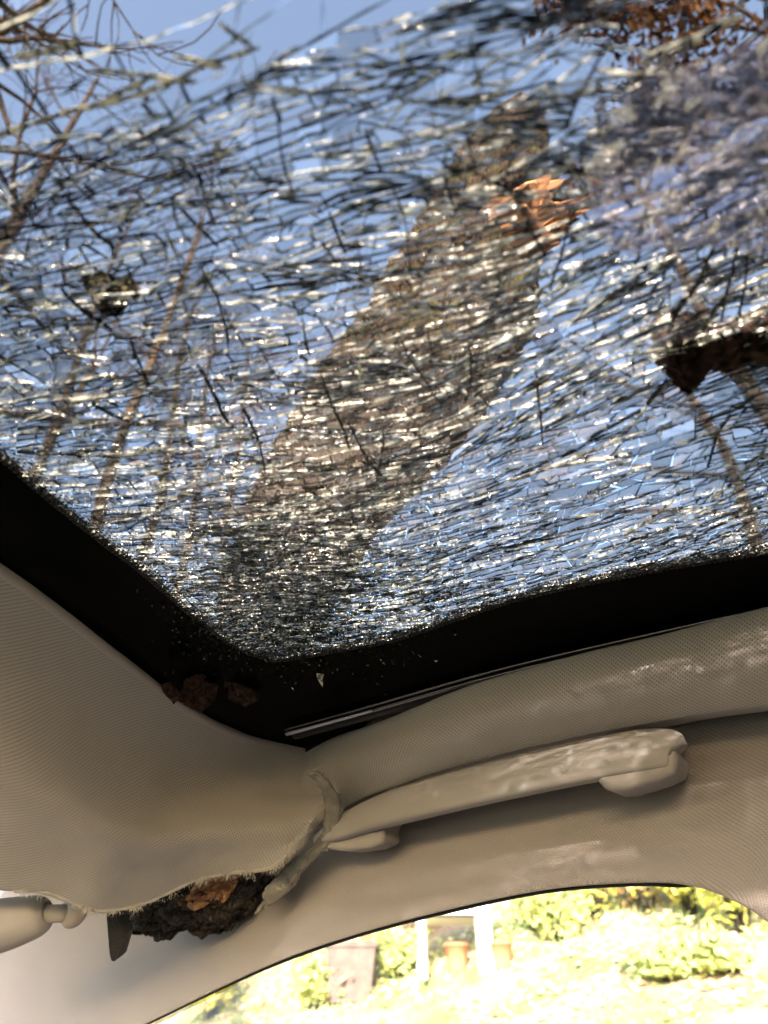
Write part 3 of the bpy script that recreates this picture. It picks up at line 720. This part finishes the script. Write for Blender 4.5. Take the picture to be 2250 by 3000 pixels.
# torn fibres along the bottom and right edge
q = MB(); rf = random.Random(5); edge = [(G[-1][i], Vector(G[-1][i])-Vector(G[-2][i])) for i in range(38, 151)]+[(G[j][-1], G[j][-1]-G[j][-2]) for j in range(12, 91)]
for p, d in edge:
    d = d.normalized()
    kk = max(0, N(p, 70)+.35)*1.6
    for _ in range(int(22*min(1, kk))+3):
        c = p+Vector((rf.gauss(0, .003), rf.gauss(0, .003), rf.gauss(0, .002)))-CF*.001; L = rf.uniform(.0010, .0042)*(.5+kk)
        e1 = (d*.8+Vector((rf.gauss(0, .5), rf.gauss(0, .5), rf.gauss(-.2, .5)))).normalized(); m_ = c+e1*L*.5; e2 = c+e1*L+Vector((rf.gauss(0, .002), rf.gauss(0, .002), rf.gauss(-.001, .002)))
        s_ = e1.cross(CF).normalized()*rf.uniform(.00018, .00042)
        q.add([c-s_, c+s_, m_+s_*.8, m_-s_*.8, e2], [(0, 1, 2, 3), (3, 2, 4)])
q.build('torn_fibres', M['fibre'], car, False, 'stuff')
# frayed rim and torn felt backing
q = MB(); pts = [e_[0]+CF*.002 for e_ in edge[::2]]
q.tube(pts[:57], [.0028*(1+.5*N(p, 160)) for p in pts[:57]], 7)
q.build('frayed_rim', M['fibre'], car)
fa = [(905, 2262), (930, 2285), (950, 2330), (955, 2400), (930, 2460), (870, 2520), (820, 2560), (780, 2600)]
fb = [(922, 2256), (972, 2300), (996, 2360), (984, 2435), (945, 2490), (880, 2550), (850, 2600), (755, 2668)]
tf = [.818, .824, .832, .840, .848, .858, .868, .872]
mb, G2 = loft([[tuple(at(*p, t)) for p, t in zip(fa, tf)], [tuple(at((p[0]+r[0])/2+3, (p[1]+r[1])/2, t-.001)) for p, r, t in zip(fa, fb, tf)], [tuple(at(*p, t)) for p, t in zip(fb, tf)]], 60, 12,
               lambda p, u, v: p+CF*(.002*N(p, 60)+.0025*N(p, 150)+.0015*N(p, 380))+CR*.0015*N(p, 180))
o = mb.build('torn_backing', M['lining'], car); sf = o.modifiers.new('s', 'SOLIDIFY'); sf.thickness = .004; sf.offset = 1
q = MB()
for i in range(61):
    p = G2[-1][i]; d = (G2[-1][i]-G2[-3][i]).normalized()
    for _ in range(16):
        c = p+Vector((rf.gauss(0, .0015),)*3); L = rf.uniform(.002, .007); e1 = (d+Vector((rf.gauss(0, .6), rf.gauss(0, .6), rf.gauss(0, .6)))).normalized()
        s_ = e1.cross(CF).normalized()*.0004; q.add([c-s_, c+s_, c+e1*L], [(0, 1, 2)])
q.build('backing_fibres', M['fibre'], car, False, 'stuff')

# ---- side rail headliner
rt_ = [(820, 2215), (880, 2200), (950, 2168), (1085, 2129), (1356, 2020), (1695, 1919), (1966, 1858), (2250, 1783), (2500, 1722), (2800, 1650)]
rb_ = [(900, 2440), (985, 2378), (1060, 2338), (1180, 2291), (1356, 2237), (1695, 2156), (1966, 2105), (2250, 2061), (2500, 2020), (2800, 1975)]
R = []
for j in range(6):
    k = j/5; r = []
    for a, b_ in zip(rt_, rb_):
        x, y = lerp(a[0], b_[0], k), lerp(a[1], b_[1], k)
        ta = t_z(*a, ZR-.014); tb_ = t_y(*b_, .695+.045*sm(1250, 950, b_[0])); ta *= 1+.05*sm(1150, 900, a[0])
        r.append(tuple(at(x, y, lerp(ta, tb_, k)*(1-.028*math.sin(k*math.pi)))))
    R.append(r)
back = [tuple(Vector(p)+Vector((0, .014, .004))) for p in R[-1]]; back2 = [tuple(Vector(p)+Vector((0, .05, .012))) for p in R[-1]]
front = [tuple(Vector(p)+Vector((0, .010, .006))) for p in R[0]]
mb, G3 = loft([front]+R+[back, back2], 150, 60, lambda p, u, v: p+Vector((0, .0015*N(p, 16), .0015*N(p, 12, 3))))
mb.build('rail_headliner', M['knit'], car)

# ---- side trim round the window
pt = [(-700, 2470), (-100, 2480), (200, 2460), (500, 2430), (800, 2360), (1080, 2270), (1350, 2190), (1650, 2110), (1950, 2050), (2250, 2000), (2500, 1960), (2750, 2050), (2850, 2300), (2800, 2600)]
pb = [(-600, 3480), (50, 3165), (300, 3052), (560, 2925), (800, 2815), (1030, 2733), (1300, 2660), (1600, 2598), (1880, 2577), (2040, 2588), (2170, 2635), (2260, 2695), (2330, 2780), (2400, 2900)]
def ty_top(x, y): return t_y(x, y, .765)
def ty_bot(x, y):
    d = ray(x, y); return (.735+.30*(1.42-CAM.z))/(d.y+.30*d.z)     # plane leaning outward below
R = []
for j in range(6):
    k = j/5; r = []
    for a, b_ in zip(pt, pb):
        x, y = lerp(a[0], b_[0], k), lerp(a[1], b_[1], k); r.append(tuple(at(x, y, lerp(ty_top(*a), ty_bot(*b_), k)*(1+.02*math.sin(k*math.pi)-.012*math.sin(k*2*math.pi)))))
    R.append(r)
ctr = (1500, 3300)
def toward(p, px): 
    d = math.hypot(ctr[0]-p[0], ctr[1]-p[1]); return (p[0]+(ctr[0]-p[0])/d*px, p[1]+(ctr[1]-p[1])/d*px)
l1 = [tuple(at(*toward(b_, 5), ty_bot(*b_)+.012)) for b_ in pb]; l2 = [tuple(at(*toward(b_, 2), ty_bot(*b_)+.035)) for b_ in pb]
mb, G4 = loft(R+[l1, l2], 150, 60, lambda p, u, v: p+Vector((0, .0015*N(p, 10), 0)))
mb.build('side_trim', M['knit_side'], car)
q = MB(); sp_ = [pb[i] for i in range(0, 10)]
q.tube([at(*toward(cr(sp_, i/90)[:2], 8), ty_bot(*cr(sp_, i/90)[:2])+.022) for i in range(91)], [.0042]*86+[.0036, .003, .002, .0012, .0005], 8); q.build('window_seal', M['seal'], car)
# side window pane and the door below
wp = [at(*toward(p, -25), ty_bot(*toward(p, -25))+.045) for p in [cr(pb, i/30)[:2] for i in range(31)]]
low = [Vector((wp[-1].x+.05, wp[-1].y+.08, .98)), Vector((-1.3, wp[-1].y+.10, .98))]
q = MB(); pl = wp+low; ctr3 = sum(pl, Vector())/len(pl)
nrm = Vector((0, 1, .30)).normalized(); pl = [p-nrm*(p-wp[15]).dot(nrm) for p in pl]
prism(q, pl, nrm*.004); q.build('side_window', M['clear'], car, False)
for sy, yy in ((1, .90), (-1, -.84)):
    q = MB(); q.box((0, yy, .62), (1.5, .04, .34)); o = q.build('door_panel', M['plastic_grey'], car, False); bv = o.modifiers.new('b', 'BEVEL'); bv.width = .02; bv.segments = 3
q = MB(); q.box((0, 0, .27), (1.6, .9, .03)); q.build('floor_pan', M['carpet'], car, False)
q = MB(); q.box((-1.35, 0, .75), (.22, .8, .16)); o = q.build('dashboard', M['black_trim'], car, False); bv = o.modifiers.new('b', 'BEVEL'); bv.width = .06; bv.segments = 4
for sy in (.86, -.82):
    q = MB(); q.box((1.05, sy, 1.2), (.50, .03, .28)); q.build('rear_light_shield', M['plastic_grey'], car, False)  # unseen panels added at the rear sides to cut the cabin light
q = MB(); q.box((1.55, 0, .90), (.05, .85, .6)); q.build('tailgate', M['carpet'], car, False)

# ---- grab handle
def slab(name, pts, y, thick, m, bev, parent):
    c = (sum(p[0] for p in pts)/len(pts), sum(p[1] for p in pts)/len(pts))
    A = [on_y(*p, y) for p in pts]; q = MB(); prism(q, A, Vector((0, thick, thick*.15)))
    o = q.build(name, m, parent); bv = o.modifiers.new('b', 'BEVEL'); bv.width = bev; bv.segments = 5; bv.limit_method = 'ANGLE'; bv.angle_limit = math.radians(50)
    wn = o.modifiers.new('w', 'WEIGHTED_NORMAL'); return o
hd = bpy.data.objects.new('grab_handle', None); S.collection.objects.link(hd); hd.parent = car
gp = [(925, 2456, .730, 15), (985, 2430, .722, 32), (1080, 2388, .716, 42), (1200, 2350, .711, 50), (1380, 2303, .707, 54), (1560, 2262, .706, 56), (1720, 2228, .706, 58), (1850, 2204, .706, 60), (1920, 2196, .707, 59), (1965, 2195, .709, 56), (1982, 2200, .712, 44), (1988, 2204, .716, 26)]
rings = []; NS = 28
for i in range(61):
    x, y, yy, hh = cr(gp, i/60); xa, ya, _, _ = cr(gp, min(i/60+.01, 1)); xb, yb, _, _ = cr(gp, max(i/60-.01, 0))
    c = on_y(x, y, yy); t = t_y(x, y, yy); tan = (on_y(xa, ya, yy)-on_y(xb, yb, yy)).normalized()
    up_ = (Vector((0, 0, 1))-tan*tan.z).normalized(); ou = Vector((0, 1, 0)); hz = hh*t/2000*1.06
    ring = []
    for s_ in range(NS):
        a = 2*math.pi*s_/NS; ca, sa = math.cos(a), math.sin(a); e_ = .52
        u_ = math.copysign(abs(ca)**e_, ca)*hz; v_ = math.copysign(abs(sa)**e_, sa)*min(.011, hz*.8)
        if v_ < 0 and u_ > 0: v_ += .006*u_/hz                       # sloping upper face
        ring.append(c+up_*u_+ou*v_)
    rings.append(ring)
q = MB(); q.add([p for r in rings for p in r], [(i*NS+j, i*NS+(j+1) % NS, (i+1)*NS+(j+1) % NS, (i+1)*NS+j) for i in range(60) for j in range(NS)]+[tuple(range(NS))[::-1], tuple(range(60*NS, 61*NS))])
q.build('grip', M['plastic'], hd)
slab('mounting_foot', [(1740, 2225), (1745, 2285), (1765, 2308), (1790, 2318), (1830, 2315), (1930, 2285), (1975, 2262), (1985, 2225), (1980, 2190), (1900, 2180)], .7005, .06, M['plastic'], .009, hd)
slab('mounting_foot', [(925, 2440), (928, 2468), (960, 2488), (1010, 2494), (1085, 2484), (1125, 2466), (1120, 2430), (1140, 2400), (1040, 2390)], .725, .04, M['plastic'], .006, hd)
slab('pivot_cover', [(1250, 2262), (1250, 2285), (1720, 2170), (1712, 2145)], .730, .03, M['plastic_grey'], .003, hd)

# ---- sun visor stalk and socket
vz = bpy.data.objects.new('sun_visor', None); S.collection.objects.link(vz); vz.parent = car
vp = [(-260, 2760, 75), (-120, 2735, 74), (0, 2712, 72), (90, 2690, 60), (125, 2682, 50), (140, 2678, 36), (143, 2677, 26)]
q = MB(); q.tube([at(cr(vp, i/30)[0], cr(vp, i/30)[1], .80) for i in range(31)], [cr(vp, i/30)[2]*.8/2000 for i in range(31)], 24); q.build('visor_stalk', M['plastic'], vz)
q = MB(); q.tube([at(130, 2680, .80), at(170, 2676, .80), at(215, 2672, .80)], [.0105, .0095, .0105], 18); q.build('pivot_rod', M['plastic'], vz)
q = MB(); P_ = [at(192+58*k, 2655+ 14*k, .80+.012*k) for k in [i/14 for i in range(15)]]
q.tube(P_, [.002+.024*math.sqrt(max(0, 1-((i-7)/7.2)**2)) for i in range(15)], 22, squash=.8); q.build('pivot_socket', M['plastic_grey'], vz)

# ================================================================== broken tree piled on the roof
tc_ = [(1530, 330, 1.62, 70), (1500, 430, 1.55, 100), (1440, 560, 1.40, 140), (1390, 740, 1.25, 185), (1330, 900, 1.12, 225), (1200, 1100, 1.03, 235), (1060, 1290, 1.04, 212), (950, 1450, 1.03, 195), (860, 1640, 1.03, 170), (800, 1800, 1.03, 145), (770, 1900, 1.03, 120)]
tb0 = on_z(790, 1850)
tt = empty('broken_tree_trunk', tb0, 'broken mossy tree trunk leaning on the shattered roof corner', 'tree trunk')
NR, NA = 260, 150; vs = []
for i in range(NR+1):
    x, y, t, hw = cr(tc_, i/NR); c = at(x, y, t); x2, y2, t2, _ = cr(tc_, min(1, i/NR+.02)); x3, y3, t3, _ = cr(tc_, max(0, i/NR-.02))
    d = (at(x2, y2, t2)-at(x3, y3, t3)).normalized(); a_ = d.cross(CF).normalized(); b_ = d.cross(a_); r = hw*t/2000
    for j in range(NA):
        q_ = 2*math.pi*j/NA; o_ = a_*math.cos(q_)+b_*math.sin(q_); p = c+o_*r
        rid = abs(N((math.cos(q_)*3.2, math.sin(q_)*3.2, i/NR*7), 1.6)); f1 = abs(N(p, 28)); f2 = N(p, 70)
        s_ = 1+.10*N((p.x, p.y, p.z), 5)-.10*(1-min(1, rid*4))+.09*f1+.07*f2
        if i < 14: s_ *= .55+.45*i/14+.25*N((math.cos(q_)*4, math.sin(q_)*4, 2), 1.)*(1-i/14)
        jut = d*(-.06*max(0, 1-i/10)*abs(N((math.cos(q_)*5, math.sin(q_)*5, 9), 1.3)))
        vs.append(c+o_*r*s_+jut)
q = MB(); q.add(vs, [(i*NA+j, i*NA+(j+1) % NA, (i+1)*NA+(j+1) % NA, (i+1)*NA+j) for i in range(NR) for j in range(NA)]+[tuple(range(NA))[::-1]])
q.build('bark', M['bark'], tt)
# broken branch stub: bark collar and torn wood
def torn(name, p0, p1, r0, r1, m, parent, na=60, nr=30, rough=.25, hook=None, fr=22, spl=.25):
    d = (p1-p0).normalized(); a_ = d.orthogonal().normalized(); b_ = d.cross(a_); L = (p1-p0).length; q = MB(); uv = []
    for i in range(nr+1):
        k = i/nr
        for j in range(na):
            an = 2*math.pi*j/na; o_ = a_*math.cos(an)+b_*math.sin(an); spx = spl*L*N((math.cos(an)*2.4, math.sin(an)*2.4, 3), 1.7)*2*k**3
            r = lerp(r0, r1, k)*(1+rough*N((math.cos(an)*3, math.sin(an)*3, k*1.2), 1.5)+.10*N((math.cos(an)*fr*.3, math.sin(an)*fr*.3, k), 2))
            q.v.append(tuple(p0+d*(L*k+spx)+o_*r)); uv.append((k*L, an*r0))
    for i in range(nr):
        for j in range(na): q.f.append((i*na+j, i*na+(j+1) % na, (i+1)*na+(j+1) % na, (i+1)*na+j))
    c = len(q.v); q.v.append(tuple(p0+d*L*.8)); uv.append((L, 0))
    for j in range(na): q.f.append((nr*na+j, nr*na+(j+1) % na, c))
    q.m = [0]*len(q.f); q.uv = uv; return q.build(name, m, parent)
torn('branch_stub', at(1440, 680, 1.25), at(1600, 600, 1.13), .060, .062, M['bark'], tt, rough=.35, spl=.15)
torn('torn_wood', at(1470, 680, 1.13), at(1600, 625, 1.06), .050, .050, M['wood'], tt, rough=.4, spl=.22)
torn('torn_wood', at(1560, 660, 1.15), at(1665, 615, 1.12), .026, .012, M['wood'], tt, rough=.5, spl=.6)
rs = random.Random(12)
q = MB(); quv = []
for i in range(22):
    c = at(rs.uniform(1500, 1640), rs.uniform(590, 700), rs.uniform(1.05, 1.12)); d = (CR*rs.uniform(.5, 1)+CU*rs.uniform(.1, .6)-CF*rs.uniform(-.2, .5)).normalized()
    L = rs.uniform(.012, .03); s_ = d.cross(CF).normalized()*rs.uniform(.0015, .004); n0 = len(q.v)
    q.add([c-d*L-s_, c-d*L+s_, c-d*L-CF*.004, c+d*L], [(0, 1, 3), (1, 2, 3), (2, 0, 3), (0, 2, 1)]); quv += [(0, i*.01), (0, i*.01+.005), (0, i*.01), (L*2, i*.01)]
q.uv = quv; q.build('splinters', M['wood'], tt, False, 'stuff')
# top end: red-brown break
torn('torn_wood', at(1500, 440, 1.54), at(1525, 370, 1.60), .052, .035, M['wood'], tt, rough=.4, spl=.3)
# the lower end that came through the headliner
ol = [(330, 2600), (334, 2664), (352, 2700), (372, 2738), (400, 2728), (430, 2732), (452, 2738), (460, 2754), (482, 2749), (510, 2740), (528, 2725), (550, 2721), (575, 2728), (598, 2741), (615, 2732),
      (650, 2728), (680, 2718), (700, 2700), (720, 2680), (745, 2660), (762, 2635), (782, 2600), (812, 2555), (840, 2510), (800, 2490), (700, 2490), (560, 2520), (420, 2560)]
def lump(name, outl, t0, bulge, m, parent, rough=.006, nr=40, per=240, f0=40, mid=None):
    n = per; ring = []; tot = [0]
    for i in range(len(outl)): a, b_ = outl[i], outl[(i+1) % len(outl)]; tot.append(tot[-1]+math.hypot(a[0]-b_[0], a[1]-b_[1]))
    for i in range(n):
        s_ = tot[-1]*i/n; k = max(j for j in range(len(outl)) if tot[j] <= s_); f = (s_-tot[k])/(tot[k+1]-tot[k]); a, b_ = outl[k], outl[(k+1) % len(outl)]
        ring.append((lerp(a[0], b_[0], f), lerp(a[1], b_[1], f)))
    cx, cy = mid or (sum(p[0] for p in ring)/n, sum(p[1] for p in ring)/n); q = MB(); uv = []
    for side in (-1, 1):
        base = len(q.v)
        for r in range(nr+1):
            k = 1-(r/nr)**1.5
            for (x, y) in ring:
                u_, v_ = lerp(cx, x, k), lerp(cy, y, k); t = t0+side*bulge*math.sqrt(max(0, 1-k*k))
                p = at(u_, v_, t); e_ = rough*(N(p, f0)+.7*N(p, f0*2.3)+.5*N(p, f0*5)); p = p+CF*e_*2*side+CU*e_*.4*sm(.0, .3, 1-k)
                q.v.append(tuple(p)); uv.append(((u_-v_*.5)*t0/2000, (v_+u_*.3)*t0/2000))
        for r in range(nr):
            for i in range(n): 
                f = (base+r*n+i, base+r*n+(i+1) % n, base+(r+1)*n+(i+1) % n, base+(r+1)*n+i); q.f.append(f if side < 0 else f[::-1])
    q.m = [0]*len(q.f); q.uv = uv; return q.build(name, m, parent)
lump('piercing_end', ol, .925, .045, M['bark_dark'], tt, .006)
lump('exposed_wood', [(505, 2645), (560, 2600), (600, 2565), (650, 2530), (700, 2535), (705, 2570), (680, 2620), (640, 2645), (590, 2658), (540, 2655)], .884, .018, M['wood'], tt, .005, 24, 120, 60)
# bark crust showing under the black border by the corner
M['bark_red'] = bark('reddish_crumbled_bark', (.10, .05, .036), (.03, .014, .010), None, 3., (1, 1, 1))
for outl, t0 in (([(520, 2050), (545, 1980), (580, 1945), (620, 1950), (600, 1990), (640, 2010), (630, 2050), (590, 2090), (560, 2075)], .775),
                 ([(650, 1960), (690, 1970), (705, 2000), (740, 2020), (760, 2050), (720, 2070), (670, 2050), (660, 2010)], .79), ([(470, 2005), (500, 2000), (530, 2030), (515, 2060), (490, 2040)], .735)):
    lump('crumbled_bark', outl, t0-.01, .010, M['bark_red'], tt, .004, 12, 60, 90)
q = on_z(936, 1980, ZR-.012); c_ = MB(); c_.add([q+Vector((.006, 0, 0)), q+Vector((0, .006, 0)), q+Vector((-.005, .002, 0)), q+Vector((0, -.005, .001)), q+Vector((0, 0, -.006)), q+Vector((-.012, .022, -.002))], [(0, 1, 4), (1, 2, 4), (2, 3, 4), (3, 0, 4), (2, 1, 5)])
tag(c_.build('glass_crumb', M['edge_white'], smooth=False), 'tiny bright crumb of glass stuck to the black border near the corner', 'glass crumb')

# black grained trim splinter hanging from the torn headliner
fp = [(309, 2655), (334, 2662), (366, 2738), (346, 2806), (334, 2818), (326, 2816), (320, 2795)]
q = MB(); prism(q, [at(*p, .815) for p in fp], at(338, 2700, .815)*0+(CF*.012+CR*.006)); o = q.build('trim_splinter', M['black_trim'], None, False)
bv = o.modifiers.new('b', 'BEVEL'); bv.width = .0007; bv.segments = 2
tag(o, 'pointed black grained plastic splinter hanging below the torn headliner', 'trim splinter')

# debris lying on the glass
def debris(outl, zt, name, m, label, cat, thick):
    t0 = t_z(sum(p[0] for p in outl)/len(outl), sum(p[1] for p in outl)/len(outl), zt)
    o = lump(name, outl, t0, thick, m, None, .005, 16, 110, 60); return tag(o, label, cat)
debris([(1905, 950), (1940, 900), (2020, 925), (2090, 950), (2160, 930), (2240, 900), (2380, 900), (2400, 1060), (2290, 1085), (2220, 1065), (2130, 1095), (2090, 1080), (2050, 1110), (2030, 1150), (1990, 1135), (1950, 1090), (1925, 1040)], ZR+.016, 'bark_chunk',
       bark('dark_red_bark', (.045, .018, .010), (.016, .008, .005), None, 2), 'dark red-brown chunk of bark lying on the glass at the right edge', 'bark chunk', .02)
debris([(255, 800), (300, 795), (350, 815), (400, 820), (415, 850), (370, 880), (330, 925), (290, 915), (260, 860)], ZR+.02, 'bark_chunk',
       bark('mossy_bark', (.05, .03, .02), (.025, .018, .012), (.045, .042, .015), 2), 'small mossy bark chunk lying on the left part of the glass', 'bark chunk', .012)
q = MB(); a = [on_z(*p, ZR+.008) for p in [(1868, 965), (1885, 960), (1905, 972), (1918, 992), (1900, 990), (1880, 980)]]; prism(q, a, (0, 0, .0008))
tag(q.build('dead_leaf', prin('red_leaf', (.35, .09, .03), .7, .3), smooth=False), 'small curled red-brown leaf just left of the dark bark chunk', 'leaf')

# crumpled lavender film hanging from the laminate, top right
P0 = [[(1780, 330), (1950, 200), (2120, 160), (2330, 60)], [(1740, 430), (1930, 400), (2120, 340), (2350, 260)], [(1700, 560), (1900, 560), (2120, 560), (2380, 520)], [(1780, 700), (1950, 720), (2150, 730), (2400, 720)]]
def crum(p, u, v):
    e_ = math.sin(math.pi*min(u*1.2, 1))*math.sin(math.pi*v) if u < .8 else math.sin(math.pi*v)
    p = p+Vector((.006*N(p, 35), .006*N(p, 35, 5), 0))
    return p-Vector((0, 0, .004+.010*e_))+Vector((0, 0, .010*N(p, 30)+.006*abs(N(p, 75))+.004*N(p, 150)))
mb, _ = loft([[tuple(on_z(*p, ZR-.012)) for p in r] for r in P0], 170, 150, crum)
mb.build('crumpled_film', M['film'], car)
